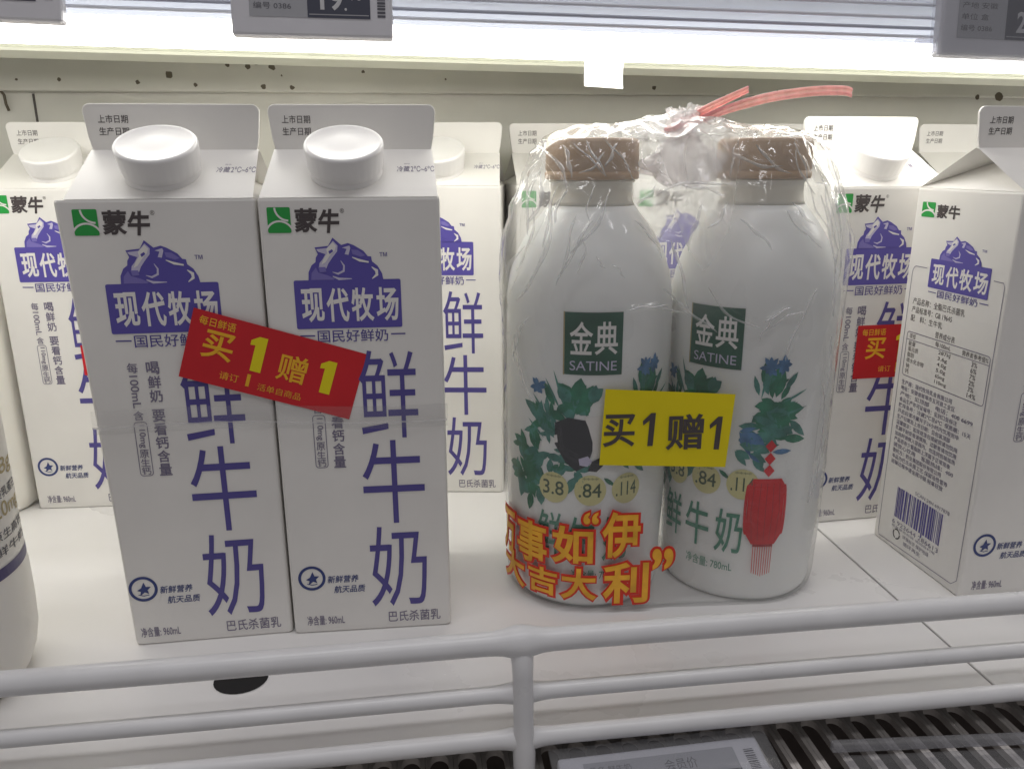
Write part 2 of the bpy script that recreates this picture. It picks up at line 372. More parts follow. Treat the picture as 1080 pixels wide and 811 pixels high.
# air grille below the shelf front
grille = empty('air_grille', (120, -20, -23))
PITCH, SW, GY0, GY1 = 11.0, 7.4, -52.0, 20.0
def slat_mesh():
    hw = PITCH/2-0.08; r = SW/2; y0, y1 = GY0, GY1
    outer = [(hw, y1+7), (0, y1+7), (-hw, y1+7), (-hw, (y0+y1)/2), (-hw, y0-7), (0, y0-7), (hw, y0-7), (hw, (y0+y1)/2)]
    inner = arc(0, y1-r*1.25, r, r*1.25, 0, 180, 10)+arc(0, y0+r*1.25, r, r*1.25, 180, 360, 10)
    bm = bmesh.new()
    def loop(pts, z): return [bm.verts.new((p[0], p[1], z)) for p in pts]
    for z in (0, -3.2):
        o_ = loop(outer, z); i_ = loop(inner, z)
        es = [bm.edges.new((L[k], L[(k+1) % len(L)])) for L in (o_, i_) for k in range(len(L))]
        bmesh.ops.triangle_fill(bm, use_beauty=True, edges=es)
        if z == 0: to, ti = o_, i_
        else:
            for T, B in ((to, o_), (ti, i_)):
                for k in range(len(T)): bm.faces.new((T[k], T[(k+1) % len(T)], B[(k+1) % len(B)], B[k]))
    bmesh.ops.recalc_face_normals(bm, faces=bm.faces[:])
    bm.verts.index_update(); v = [tuple(q.co) for q in bm.verts]; f = [[q.index for q in g.verts] for g in bm.faces]; bm.free()
    return meshdata('slat', v, f, 'grille_plastic')
sm = slat_mesh()
for i in range(-26, 27):
    obj('slat', sm, grille, (i*PITCH, 20, 0))
v, f = box(-300, -60, -40, 300, 60, -38); obj('duct_floor', meshdata('duct_floor', v, f, 'duct_dark'), grille)
v, f = box(-300, 51.5, -37.8, 300, 53.5, 17); obj('duct_back', meshdata('duct_back', v, f, 'duct_dark'), grille)
tag(grille, 'beige slotted air grille with dark slots below the fence', 'grille')

# ================================================================== MILK CARTONS
CW, CH, RR, FF = 70.0, 190.3, 18.6, 18.0
def carton_body(taper, wide=0.0):
    r = 1.6; vs_, fs = [], []
    zs = [(0, 0.9), (0.9, 0.15), (3, 0), (60, 0), (130, 0), (CH-0.9, 0), (CH, 0.25)]
    ring = None
    for z, ins in zs:
        pts = rrect(ins, ins, CW-ins, CW-ins, r, 3)
        sh = taper*(1-z/CH) - wide*(z/CH)**2*(1 if z < CH-.5 else .9)
        vs_ += [(p[0] + sh*(1-p[0]/CW), p[1], z) for p in pts]; n = len(pts)
    for k in range(len(zs)-1):
        for i in range(n):
            j = (i+1) % n; fs.append([k*n+i, k*n+j, (k+1)*n+j, (k+1)*n+i])
    fs.append(list(range(n))[::-1]); fs.append([(len(zs)-1)*n+i for i in range(n)])
    return meshdata('body', vs_, fs, 'carton_board')
def carton_roof():
    W, H, R = CW, CH, RR; e = 0.3; d = 2.0; ap = 24.0
    v = [(e, e, H), (W-e, e, H), (W-e, W-e, H), (e, W-e, H), (d, W/2-.7, H+R), (W-d, W/2-.7, H+R), (W-d, W/2+.7, H+R), (d, W/2+.7, H+R),
         (ap, W/2, H+R-3.0), (W-ap, W/2, H+R-3.0)]
    f = [[0, 1, 5, 4], [2, 3, 7, 6], [4, 5, 6, 7], [3, 0, 8], [1, 2, 9], [0, 4, 8], [3, 8, 7], [4, 7, 8], [1, 9, 5], [2, 6, 9], [5, 9, 6], [0, 3, 2, 1]]
    bm = bmesh.new(); bv = [bm.verts.new(p) for p in v]
    for q in f: bm.faces.new([bv[i] for i in q])
    bmesh.ops.bevel(bm, geom=[g for g in bm.edges if abs(g.verts[0].co.z-H) < .01 and abs(g.verts[1].co.z-H) < .01], offset=0.5, segments=2, affect='EDGES')
    bm.verts.index_update(); vv = [tuple(q.co) for q in bm.verts]; ff = [[q.index for q in g.verts] for g in bm.faces]; bm.free()
    return meshdata('gable_roof', vv, ff, 'carton_board')
def carton_fin():
    W = CW; z0 = CH+RR-0.4; z1 = CH+RR+FF; x0, x1 = 0.4, W-0.4; t = 0.75; yc = W/2; d = 2.2
    prof = [(x0+d, z0), (x1-d, z0), (x1-d*.5, z0+5)] + arc(x1-3, z1-3, 3, 3, 0, 90, 5) + arc(x0+3, z1-3, 3, 3, 90, 180, 5) + [(x0+d*.5, z0+5)]
    n = len(prof); v, f, mi = [], [], []
    for y, ins in ((yc-t, .25), (yc-t+.25, 0), (yc+t-.25, 0), (yc+t, .25)):
        for (x, z) in prof: v.append((x+(ins if x < W/2 else -ins), y, z-(ins if z > z0+1 else 0)))
    for k in range(3):
        for i in range(n):
            j = (i+1) % n; f.append([k*n+i, k*n+j, (k+1)*n+j, (k+1)*n+i]); mi.append(0)
    f.append(list(range(n))[::-1]); f.append([3*n+i for i in range(n)]); mi += [0, 0]
    o = meshdata('top_fin', v, f, ['carton_board'], mi); return o
SL = atan2(RR, CW/2)
def roofpt(u, v, z=0.0):     # v up the front slope from the front edge
    return (u, v*cos(SL) - (z+.2)*sin(SL), CH + v*sin(SL) + (z+.2)*cos(SL))
def carton_cap():
    prof = [(14.6, -1.5), (14.6, 1.4), (14.3, 1.7), (14.5, 2.2), (14.9, 2.6), (15.1, 4.0), (15.9, 9.9), (15.8, 10.7), (15.4, 11.2), (14.7, 11.4), (14.1, 11.2), (6, 11.1), (0.5, 11.1)]
    prof = [(r*0.985, z*1.16) for r, z in prof]
    v, f = lathe(prof, 120, ripple=lambda i, z: (0.10 if (3 < z < 10.4 and (i//2) % 2 == 0) else 0))
    M3 = Matrix.Rotation(SL, 3, 'X'); base = Vector((33.0, 20.0*cos(SL), CH+20.0*sin(SL)))
    # flange lies on the slope
    vv = [tuple(M3 @ Vector(p) + base) for p in v]
    return meshdata('screw_cap', vv, f, 'cap_plastic', smooth=False)
def front(u, v, z=0.0): return (u, -(0.16+z), v)
def left(u, v, z=0.0): return (-(0.16+z), CW-u, v)      # u runs from the back edge to the front edge
BP = lambda px, py: (11.5+(px-75)/790*42, 158.5-(py-300)/325*19.5)
def logo(p, x0, y0, w_, h_):
    p.poly(rrect(x0, y0, x0+w_, y0+h_, w_*.06, 3), 'ink_green')
    p.stroke(arc(x0+w_*.92, y0+h_*1.0, w_*.58, h_*.52, 182, 268, 12), w_*.085, 'ink_white', .05)
    p.stroke(arc(x0+w_*.5, y0-h_*.12, w_*.62, h_*.58, 22, 158, 14), w_*.085, 'ink_white', .05)
def badge(p):
    P = lambda L: [BP(*q) for q in L]
    p.poly(rrect(11.5, 139.0, 53.5, 158.6, 0.7, 3), 'badge_purple')
    p.poly(P([(185, 302), (190, 245), (215, 200), (245, 180), (250, 150), (266, 128), (246, 84), (345, 75), (380, 22), (440, 70), (490, 58), (530, 72), (600, 110), (630, 145), (655, 148), (660, 180), (700, 210), (730, 260), (738, 302)]), 'badge_purple')
    p.poly(P([(205, 296), (212, 250), (245, 215), (262, 248), (330, 268), (380, 290), (370, 297)]), 'badge_mid', .05)
    p.poly(P([(256, 95), (335, 88), (382, 42), (414, 74), (408, 112), (372, 150), (338, 190), (322, 222), (266, 222), (275, 185), (300, 160), (322, 128), (270, 112)]), 'badge_lilac', .05)
    p.poly(P([(330, 95), (380, 52), (402, 76), (392, 104), (352, 140), (318, 182), (288, 196), (305, 160), (335, 122)]), 'ink_white', .1)
    p.poly(P([(264, 212), (316, 212), (320, 243), (272, 247)]), 'badge_mid', .1)
    p.poly(P([(345, 110), (372, 96), (380, 110), (352, 128)]), 'badge_purple', .15)
    p.poly(P([(445, 88), (500, 74), (506, 90), (490, 135), (462, 130), (478, 96)]), 'badge_lilac', .05)
    p.stroke(P([(430, 172), (452, 205), (448, 240), (405, 258), (365, 246)]), [.2, .7, .9, .8, .2], 'badge_lilac', .05)
    p.poly(P([(512, 100), (560, 104), (614, 140), (580, 148), (520, 130)]), 'badge_mid', .05)
    p.stroke(P([(515, 150), (570, 172), (636, 184)]), [.3, 1.0, .6], 'ink_white', .1)
    p.stroke(P([(655, 216), (690, 240), (692, 268), (655, 294)]), [.3, 1.3, 1.2, .3], 'ink_white', .05)
    p.stroke(P([(365, 274), (410, 292), (505, 292)]), [.4, 1.0, .3], 'badge_lilac', .05)
    p.text('™', 45.6, 167.6, 48.6, 169.2, 'ink_purple')
def badge_words(p, lay=.06):
    for i, ch in enumerate('现代牧场'): p.text(ch, 13.9+i*9.85, 141.7, 13.9+i*9.85+8.9, 155.4, 'ink_white', 0.028, lay)
def tagline(p):
    p.text('国民好鲜奶', 19.4, 133.3, 47.6, 138.4, 'ink_purple', 0.006)
    p.stroke([(12.5, 136.2), (18.4, 136.1)], .55, 'ink_purple'); p.stroke([(48.8, 136.2), (54.6, 136.2)], .55, 'ink_purple')
def emblem(p, cx, cy):
    p.stroke(arc(cx, cy, 5.3, 5.3, 0, 360, 40)[:-1], 1.25, 'ink_navy', closed=True)
    p.poly([(cx-2.6, cy-.6), (cx-.8, cy+.5), (cx+.4, cy+3.2), (cx+1.2, cy+1.0), (cx+3.2, cy+.9), (cx+1.7, cy-.6), (cx+2.2, cy-2.4), (cx+.5, cy-1.6), (cx-1.6, cy-3.2), (cx-1.1, cy-1.2)], 'ink_navy')
    p.stroke([(cx-2.2, cy-2.6), (cx, cy-3.3), (cx+2.2, cy-2.9)], .35, 'ink_navy', .03)
Mi = {}
Mi['body'] = carton_body(0.0); Mi['body_a'] = carton_body(3.0, 3.0); Mi['gable_roof'] = carton_roof(); Mi['top_fin'] = carton_fin(); Mi['screw_cap'] = carton_cap()
for p_ in Mi['screw_cap'].polygons: p_.use_smooth = True
def P_(fn, name, face=front):
    p = Print(); fn(p); Mi[name] = p.build(name, face)
P_(lambda p: logo(p, 3.4, 177.2, 8.8, 9.8), 'brand_mark')
def _br(p):
    p.text('蒙', 13.6, 177.4, 22.4, 186.6, 'ink_black', .032, shear=.05); p.text('牛', 22.6, 177.0, 30.8, 186.2, 'ink_black', .04, .02, shear=.12)
    p.text('®', 31.2, 184.6, 32.8, 186.3, 'ink_black')
P_(_br, 'brand_lettering')
P_(badge, 'badge'); P_(badge_words, 'badge_lettering'); P_(tagline, 'tagline')
def _pl(p):
    p.text('鲜', 34.6, 91.4, 58.6, 129.5, 'ink_purple'); p.text('牛', 34.0, 52.2, 60.2, 90.4, 'ink_purple'); p.text('奶', 35.0, 11.6, 60.0, 50.6, 'ink_purple')
P_(_pl, 'product_lettering')
def _col(p):
    y = 127.5
    for ch in '喝鲜奶 要看钙含量':
        if ch == ' ': y -= 2.4; continue
        p.text(ch, 22.4, y-5.3, 27.4, y, 'ink_grey', .02); y -= 5.85
    p.text('每', 15.2, 123.0, 19.2, 127.2, 'ink_grey', .01); p.text('100mL', 15.6, 108.4, 18.8, 122.0, 'ink_grey', .01, rot=-90); p.text('含', 15.2, 103.2, 19.2, 107.2, 'ink_grey', .01)
    p.stroke(rrect(14.9, 79.2, 19.9, 102.4, 1.2, 3), .3, 'ink_grey', closed=True)
    p.text('110mg', 15.8, 91.4, 19.0, 101.2, 'ink_grey', .01, .02, rot=-90); p.text('原', 15.6, 87.0, 19.2, 90.6, 'ink_grey', .005, .02); p.text('生', 15.6, 83.3, 19.2, 86.6, 'ink_grey', .005, .02); p.text('钙', 15.6, 79.7, 19.2, 83.0, 'ink_grey', .005, .02)
P_(_col, 'column_lettering')
P_(lambda p: emblem(p, 9.4, 27.4), 'quality_emblem')
def _em(p): p.text('新鲜营养', 16.2, 24.6, 29.6, 28.2, 'ink_navy', .012, shear=.15); p.text('航天品质', 18.8, 19.6, 32.2, 23.2, 'ink_navy', .012, shear=.15)
P_(_em, 'emblem_lettering')
def _vol(p): p.text('净含量: 960mL', 6.0, 4.0, 22.4, 8.8, 'ink_grey', .008); p.text('巴氏杀菌乳', 42.0, 3.6, 65.2, 9.0, 'ink_grey', .006)
P_(_vol, 'bottom_lettering')
def _date(p): p.text('上市日期', 6.0, CH+RR+10.4, 17.6, CH+RR+13.6, 'ink_black', .006); p.text('生产日期', 6.0, CH+RR+5.6, 17.6, CH+RR+8.8, 'ink_black', .006)
P_(_date, 'date_lettering', lambda u, v, z: (u, CW/2-0.75-0.12, v))
def _sto(p): p.text('冷藏', 53.2, 20.0, 58.4, 24.6, 'ink_grey', .006); p.text('2℃~6℃', 58.8, 20.0, 68.4, 24.6, 'ink_grey', .006); p.text('保存', 56.0, 26.0, 58.5, 27.0, 'ink_grey')
P_(_sto, 'storage_lettering', roofpt)
# information panel on the side of the right-hand carton
def _side(p):
    logo(p, 5.6, 176.6, 9.8, 7.2)
    p.text('蒙牛', 16.8, 176.6, 33.0, 183.0, 'ink_black', .035)
SK = lambda u, v, z: left(18+(u-11.5)/42*40.0, 146.2+(v-139)*0.55 - 0.06, z)
P_(_side, 'side_brand_print', left)
P_(badge, 'side_badge', lambda u, v, z: left(17.5+(u-11.5)/42*41.0, 143.0+(v-139)*.72, z)); P_(badge_words, 'side_badge_lettering', lambda u, v, z: left(17.5+(u-11.5)/42*41.0, 143.0+(v-139)*.72, z))
P_(tagline, 'side_tagline', lambda u, v, z: left(17.5+(u-11.5)/42*41.0, 143.0+(v-139)*.72, z))
def _info(p):
    p.stroke([(15.5, 152), (7.5, 152)] + arc(7.0, 148, 2.5, 4, 90, 180, 4) + [(4.4, 5.0), (5.5, 2.6), (64, 4.6), (67.4, 8), (67.4, 150), (66.5, 151.8), (60.5, 152)], .35, 'ink_grey')
    p.text('产品名称：全脂巴氏杀菌乳', 8, 133.0, 46, 136.4, 'ink_black'); p.text('产品标准号：GB 19645', 8, 128.8, 38, 132.0, 'ink_black'); p.text('配    料：生牛乳', 8, 124.4, 32, 127.6, 'ink_black')
    p.text('营养成分表', 28, 119.4, 42, 122.6, 'ink_black')
    p.stroke(rrect(7, 95.5, 66, 118.6, 1.5, 3), .35, 'ink_grey', closed=True); p.stroke([(7.2, 114.6), (65.8, 114.6)], .3, 'ink_grey', .03)
    p.text('项目', 9, 115.3, 13.5, 117.9, 'ink_black', 0, .02); p.text('每100mL', 29, 115.3, 40, 117.9, 'ink_black', 0, .02); p.text('营养素参考值%', 48, 115.3, 65, 117.9, 'ink_black', 0, .02)
    for i, (a, b, c_) in enumerate([('能量', '287kJ', '3%'), ('蛋白质', '3.6g', '6%'), ('脂肪', '4.0g', '7%'), ('碳水化合物', '5.0g', '2%'), ('钠', '65mg', '3%'), ('钙', '110mg', '14%')]):
        y = 111.6-i*2.95
        p.text(a, 9, y, 9+len(a)*2.7, y+2.5, 'ink_black'); p.text(b, 32, y, 32+len(b)*1.7, y+2.3, 'ink_black'); p.text(c_, 55, y, 55+len(c_)*1.9, y+2.3, 'ink_black')
    lines = ['生产商：现代牧场乳业有限公司', '地址：安徽省蚌埠市五河县工业区', '产地：见顶部    电话：400 6699', '食品生产许可证编号：见封口处标注', '贮存条件：冷藏2℃至6℃  保质期：15天',
             '开启后请冷藏并于24小时内饮用完毕', '生产日期及上市日期：见包装顶部', '温馨提示：如发现涨包或破损请勿饮用', '乳糖不耐受者请慎用，过敏者请勿饮用', '加热时请倒入容器内，勿连同包装加热',
             '产品若有少量脂肪上浮属于正常现象', '请放心饮用    客服热线：400', '委托方：奶业集团股份有限公司', '本品为巴氏杀菌工艺 保留活性营养', '运输过程中请全程冷链 轻拿轻放']
    y = 90.6
    for i, t in enumerate(lines):
        p.text(t, 7.6, y, 7.6+min(54, len(t)*2.75), y+2.5, 'ink_grey', .004); y -= 3.15
    p.text('SCAN 24H 6917878', 30, 36.8, 56, 38.6, 'ink_grey')
P_(_info, 'information_panel', left)
def _bar(p):
    random.seed(3); x = 16.0
    while x < 52:
        w_ = random.choice((.45, .45, .9, 1.35)); p.grid(x, 18.6 if random.random() > .12 else 16.6, x+w_, 35.6, 'ink_purple', nx=1, ny=1); x += w_+random.choice((.45, .45, .9))
    p.text('6 923644 286613', 15, 14.6, 52, 17.0, 'ink_grey', 0, .03)
P_(_bar, 'barcode', left)
def _rec(p):
    p.stroke(arc(19.8, 9.6, 2.6, 2.6, 20, 130, 8), .8, 'ink_black'); p.stroke(arc(19.8, 9.6, 2.6, 2.6, 145, 250, 8), .8, 'ink_black'); p.stroke(arc(19.8, 9.6, 2.6, 2.6, 265, 370, 8), .8, 'ink_black')
    p.text('纸基复合包装 请回收利用', 15, 11.0+1.6, 50, 14.0, 'ink_grey'); p.text('环保标识 保护地球', 25, 9.2, 46, 11.6, 'ink_grey'); p.text('循环再生', 26, 6.0, 40, 8.4, 'ink_grey')
P_(_rec, 'recycling_mark', left)

FULL = ['gable_roof', 'top_fin', 'screw_cap', 'brand_mark', 'brand_lettering', 'badge', 'tagline', 'product_lettering', 'column_lettering', 'quality_emblem', 'emblem_lettering', 'bottom_lettering', 'date_lettering', 'storage_lettering']
def carton(x, y, a, label, group, body='body', extra=(), skip=()):
    e = empty('milk_carton', (x, y, 0.05), a)
    tag(e, label, 'milk carton', group)
    obj('body', Mi[body], e)
    for k in FULL:
        if k in skip: continue
        o = obj(k, Mi[k], e)
        if k == 'badge': obj('badge_lettering', Mi['badge_lettering'], o)
    for k in extra:
        if k == 'side_badge': o = obj('side_badge', Mi[k], e); obj('badge_lettering', Mi['side_badge_lettering'], o)
        elif k == 'information_panel': o = obj(k, Mi[k], e); obj('barcode', Mi['barcode'], o); obj('recycling_mark', Mi['recycling_mark'], o)
        else: obj(k, Mi[k], e)
    return e
G1, G2 = 'milk cartons standing in the front row', 'milk cartons standing in the back row'
cA = carton(-144.4, 76.8, .019, 'white gable milk carton at the front left, under the left half of the red sticker', G1, 'body_a')
cB = carton(-73.4, 76.7, -.027, 'white gable milk carton in front, under the right end of the red sticker', G1)
cC = carton(-31.3, 232, -.157, 'back-row milk carton seen between the taped pair and the bagged bottles', G2)
cD = carton(-246.7, 235, -.049, 'back-row milk carton at the far left, behind the front left carton', G2)
cE = carton(202.4, 151.5, .046, 'milk carton with a red sticker beside the bagged bottles, left of the label-side carton', 'milk cartons standing behind the front row')
cG = carton(240.4, 64.6, .025, 'milk carton at the right edge turned to show its ingredients side', G1, extra=('side_brand_print', 'side_badge', 'side_tagline', 'information_panel'))
cF1 = carton(48.5, 235, .0, 'back-row milk carton directly behind the left bagged bottle', G2)
cF2 = carton(120.5, 234, .012, 'back-row milk carton directly behind the right bagged bottle', G2)
cF3 = carton(193.5, 235.5, -.01, 'back-row milk carton just behind the right edge of the plastic bag', G2)
cH = carton(325, 236, .0, 'back-row milk carton whose fin shows left of the right edge carton', G2, skip=('screw_cap',))

# ---- stickers and tape
def red_print(p):
    p.text('每日鲜语', 3.0, 23.4, 17.2, 27.0, 'sticker_gold', .01, .03); p.text('买', 6.0, 10.6, 18.0, 22.2, 'sticker_gold', .02, .03); p.text('赠', 36.2, 9.2, 47.8, 20.6, 'sticker_gold', .015, .03)
    for x0, y0, h in ((24.0, 9.8, 14.6), (52.6, 8.2, 14.0)):
        p.poly([(x0+1.9, y0), (x0+6.2, y0), (x0+6.2, y0+h), (x0+2.9, y0+h), (x0, y0+h*.86), (x0, y0+h*.72), (x0+1.9, y0+h*.74)], 'sticker_lemon', .03)
    p.text('请订', 15.0, 3.4, 22.6, 6.6, 'print_orange', 0, .03); p.text('1', 25.6, 3.0, 27.0, 8.2, 'sticker_gold', 0, .03); p.text('活单自商品', 30.4, 2.6, 48.0, 5.6, 'print_orange', 0, .03)
def sticker_obj(name, w_, h_, mt, prints, skew=0):
    p = Print(); p.poly([(0, 0), (w_, 0), (w_+skew, h_), (skew, h_)], mt)
    return p
# red sticker bridging the two front cartons
rs = empty('red_sticker', (-109.6, 75.9, 121.4))
p = Print(); p.grid(0, 0, 69.3, 29.0, 'sticker_red', nx=2, ny=2); st_me = p.build('paper', lambda u, v, z: (u+.0*v, -.0, v))
p = Print(); red_print(p); sp_me = p.build('lettering', lambda u, v, z: (u, -.06-z, v))
sm_ = obj('paper', st_me, rs); sl_ = obj('lettering', sp_me, rs)
rs.rotation_euler = (0, radians(17.7), -0.004)
tag(rs, 'tilted red buy-one-get-one sticker bridging the two front milk cartons', 'sticker')
# matching stickers on two cartons behind
for c_, u0, v0, nm in ((cE, 23.6, 86.5, 'promo_sticker'), (cD, 39.0, 84, 'promo_sticker')):
    s1 = obj('promo_sticker', st_me, c_, (u0, -.32, v0)); s2 = obj('lettering', sp_me, s1, (0, 0, 0))
    s1.rotation_euler.y = 0.0; s1.scale = (1.0 if c_ is cE else .5, 1, 1.04 if c_ is cE else .62)
# clear tape round the pair
def tape_band():
    p = Print(); nx, ny = 80, 6
    p.grid(-144.6, 97.6, -2.5, 107.5, 'clear_tape', nx=nx, ny=ny)
    def fn(u, v, z):
        c = (v-102.5)/5; wob = 0.35*sin(u*.31+v*.2)+.25*sin(u*.11)
        return (u, 75.35 - (abs(u+73)*0.012 if u > -73 else -abs(u+73)*0.0) - 0.25*wob*0.5 - (0.45 if abs(c) < .35 else 0), v + 0.8*sin(u*.05) + (-0.02*(u+73)))
    return p.build('tape', fn)
p = Print(); p.grid(-144.6, 0, -2.8, 1.0, 'glint_film', nx=60, ny=1)  # pale ribbon along the tape, its specular streak put into the colour
tape_glint_me = p.build('tape_glint', lambda u, v, z: (u, 74.55 - (abs(u+73)*0.012 if u > -73 else 0), 100.2 + v*(.5+.5*sin(u*.21)**2) + 0.9*sin(u*.05) - 0.02*(u+73)))
tp = obj('clear_tape', tape_band()); obj('tape_glint', tape_glint_me, tp); [setattr(q, 'use_smooth', True) for q in tp.data.polygons]
tag(tp, 'thin clear tape stretched across the middle of the two front cartons', 'tape')

# ================================================================== TWO BOTTLES IN A BAG
C1, C2 = Vector((66.8, 115.6)), Vector((145.4, 110.6))
BR = 38.6
bprof = [(32.5, 0), (34.8, 0.5), (36.0, 2.2), (36.6, 5), (37.0, 13), (38.1, 36), (BR, 52), (BR, 80), (BR, 120), (BR, 138), (38.2, 146), (36.8, 154), (34.0, 162.5), (30.0, 170.5), (25.6, 177.0), (21.8, 181.6), (19.6, 184.5)]
nprof = [(19.5, 184.5), (18.6, 186.5), (18.3, 190), (18.3, 194.2), (19.4, 194.6), (19.4, 195.4), (17, 195.6)]
cprof = [(20.6, 195.7), (21.1, 196.2), (21.1, 198.6), (20.5, 199.0), (20.5, 199.4), (20.9, 199.8), (20.7, 211.2), (20.0, 212.6), (18.6, 213.1), (8, 213.1)]
bme = meshdata('bottle_body', *lathe(bprof, 72), 'milk_bottle', smooth=True); nme = meshdata('neck', *lathe(nprof, 48), 'neck_plastic', smooth=True)
cme = meshdata('bottle_cap', *lathe(cprof, 120, ripple=lambda i, z: (-.18 if (199.5 < z < 211.5 and i % 3 == 0) else 0)), 'cap_bronze', smooth=True)
def cylw(th0):      # u in mm along the surface, u=0 at bearing th0
    def fn(u, v, z):
        a = radians(th0) + u/BR; r = BR+0.14+z; return (r*sin(a), -r*cos(a), v)
    return fn
def leafp(p, x, y, L, wd, ang, mt, lay):
    a = radians(ang); pts = []
    for t, s_ in ((0, 0), (.25, .8), (.5, 1), (.75, .7), (1, 0)): pts.append((t*L, s_*wd/2))
    for t, s_ in ((.75, -.7), (.5, -1), (.25, -.8)): pts.append((t*L, s_*wd/2))
    p.poly([(x+q[0]*cos(a)-q[1]*sin(a), y+q[0]*sin(a)+q[1]*cos(a)) for q in pts], mt, lay)
def plants(p):
    random.seed(11); lay = 0.02
    def cluster(cx, cy, n, sp, L0, L1, a0, a1, mts, wd=.3):
        nonlocal lay
        for i in range(n):
            L = random.uniform(L0, L1); lay = 0.01 + (i % 24)*0.004 + random.random()*.002
            leafp(p, cx+random.gauss(0, sp), cy+random.gauss(0, sp), L, L*random.uniform(wd*.7, wd*1.3), random.uniform(a0, a1), random.choice(mts), lay)
    # left sprays
    cluster(-28.5, 62, 46, 4.5, 6, 11, 60, 300, ['leaf_green', 'leaf_teal'], .45)
    cluster(-27, 74, 26, 3.5, 6, 11, 80, 250, ['leaf_green', 'leaf_teal', 'leaf_green'], .4)
    cluster(-18, 88, 30, 4.2, 6, 12, 60, 220, ['leaf_teal', 'leaf_green', 'leaf_teal'], .35)
    cluster(-7, 100, 30, 2.8, 6, 11, 30, 150, ['leaf_green', 'leaf_green', 'leaf_teal'], .5)
    cluster(-9, 74, 26, 4.5, 5, 9, 170, 370, ['leaf_teal', 'leaf_teal', 'leaf_green'], .4)
    # right sprays
    cluster(26, 92, 44, 4.5, 7, 13, -50, 60, ['leaf_green', 'leaf_green', 'leaf_teal'], .4)
    cluster(18, 82, 26, 4.0, 6, 11, -70, 30, ['flower_blue', 'leaf_teal', 'leaf_teal'], .4)
    cluster(27, 105, 16, 2.5, 7, 13, 0, 120, ['leaf_green', 'leaf_teal'], .3)
    for x, y, a, L in ((-14, 98, 118, 16), (-12, 99, 108, 18), (-20, 94, 130, 13), (-22, 84, 140, 12), (31, 100, 25, 14), (30, 94, 15, 15), (22, 102, 80, 14)):
        leafp(p, x, y, L, 1.1, a, 'leaf_teal', .115)
    for x, y in ((-25.5, 107.5), (25.0, 116.5), (31.0, 117.5)):
        for k in range(8): leafp(p, x, y, random.uniform(3, 5.2), 2.2, 45*k+random.uniform(-15, 15), 'flower_blue', .12+.003*k)
def cow(p):
    p.poly([(-12, 92), (-6, 95), (2, 94), (6, 90), (5, 80), (3, 73), (-2, 70), (-7, 74), (-12, 82)], 'cow_black', .15)
    p.poly([(1, 95.5), (9, 96.5), (12, 93), (11, 85), (8, 78), (5, 76), (5, 84), (3, 91)], 'ink_white', .17)
    p.poly([(-1, 76), (3, 77.5), (5, 75), (3, 72.5), (-.5, 73)], 'badge_lilac', .18)
    p.poly([(-12.5, 86), (-11, 86.5), (-10.6, 83), (-12, 82.6)], 'ink_white', .17)
    p.poly([(5, 75), (9, 77), (10, 73), (7, 70), (3, 70.5)], 'cow_black', .16)
def medals(p):
    for i, (x, t) in enumerate(((-17.0, '3.8'), (0, '.84'), (17.0, '.114'))):
        p.disc(x, 61, 7.2, 7.4, 'medal_yellow', .1)
        p.text(t, x-5.2, 57.6, x+5.0, 64.4, 'medal_ink', .01, .13)
        p.text('****', x-3.6, 66.0, x+3.6, 67.2, 'medal_ink', 0, .13)
def greenbox(p):
    p.grid(-12.6, 114.6, 12.6, 142, 'box_green', .06, nx=12, ny=2)
    p.text('金', -10.4, 123.6, -.4, 138.0, 'ink_white', .016, .1); p.text('典', .4, 123.6, 10.4, 138.0, 'ink_white', .016, .1)
    p.text('SATINE', -10.2, 116.6, 10.2, 120.8, 'badge_lilac', 0, .1)
    p.stroke([(-12.9, 142.2), (-12.9, 114.4)], .6, 'label_gold', .08)
def names(p):
    for i, ch in enumerate('鲜牛奶'): p.text(ch, -25+i*15.5, 27.0-.6*i, -25+i*15.5+12.5, 49-.6*i, 'bottle_ink', .01)
    p.text('净含量: 780mL', -8, 16.4, 15, 21.4, 'bottle_ink', .006)
def lantern(p):
    for z in (80.0, 74.0, 68.2): p.poly([(0-3, z), (0, z-3), (3, z), (0, z+3)], 'lantern_red', .2)
    for k in range(6):
        p.grid(-9.9+k*3.3, 36.5, -9.9+(k+1)*3.3, 61.0, 'lantern_red' if k % 2 else 'lantern_red', .17, nx=2, ny=1)
    p.poly([(-9.9, 61), (9.9, 61), (7.6, 64.2), (-7.6, 64.2)], 'lantern_red', .17); p.poly([(-9.9, 36.5), (-6.4, 31.6), (6.4, 31.6), (9.9, 36.5)], 'lantern_red', .17)
    p.stroke(arc(-9.7, 48.8, 1.2, 12.2, 90, 270, 10), 1.6, 'lantern_red', .175); p.stroke(arc(9.7, 48.8, 1.2, 12.2, -90, 90, 10), 1.6, 'lantern_red', .175)
    for k in range(-2, 3): p.stroke([(k*3.4, 62), (k*3.9, 48), (k*3.2, 33.5)], .28, 'lantern_dark', .2)
    p.grid(-5.6, 30.4, 5.6, 31.6, 'lantern_dark', .18, nx=3, ny=1)
    for k in range(9): p.stroke([(-5.2+k*1.3, 30.4), (-5.0+k*1.25, 15.2+abs(k-4)*.4)], .38, 'print_red', .18)
parts = [('plant_print', plants), ('cow_print', cow), ('medal_print', medals), ('brand_box', greenbox), ('product_lettering', names)]
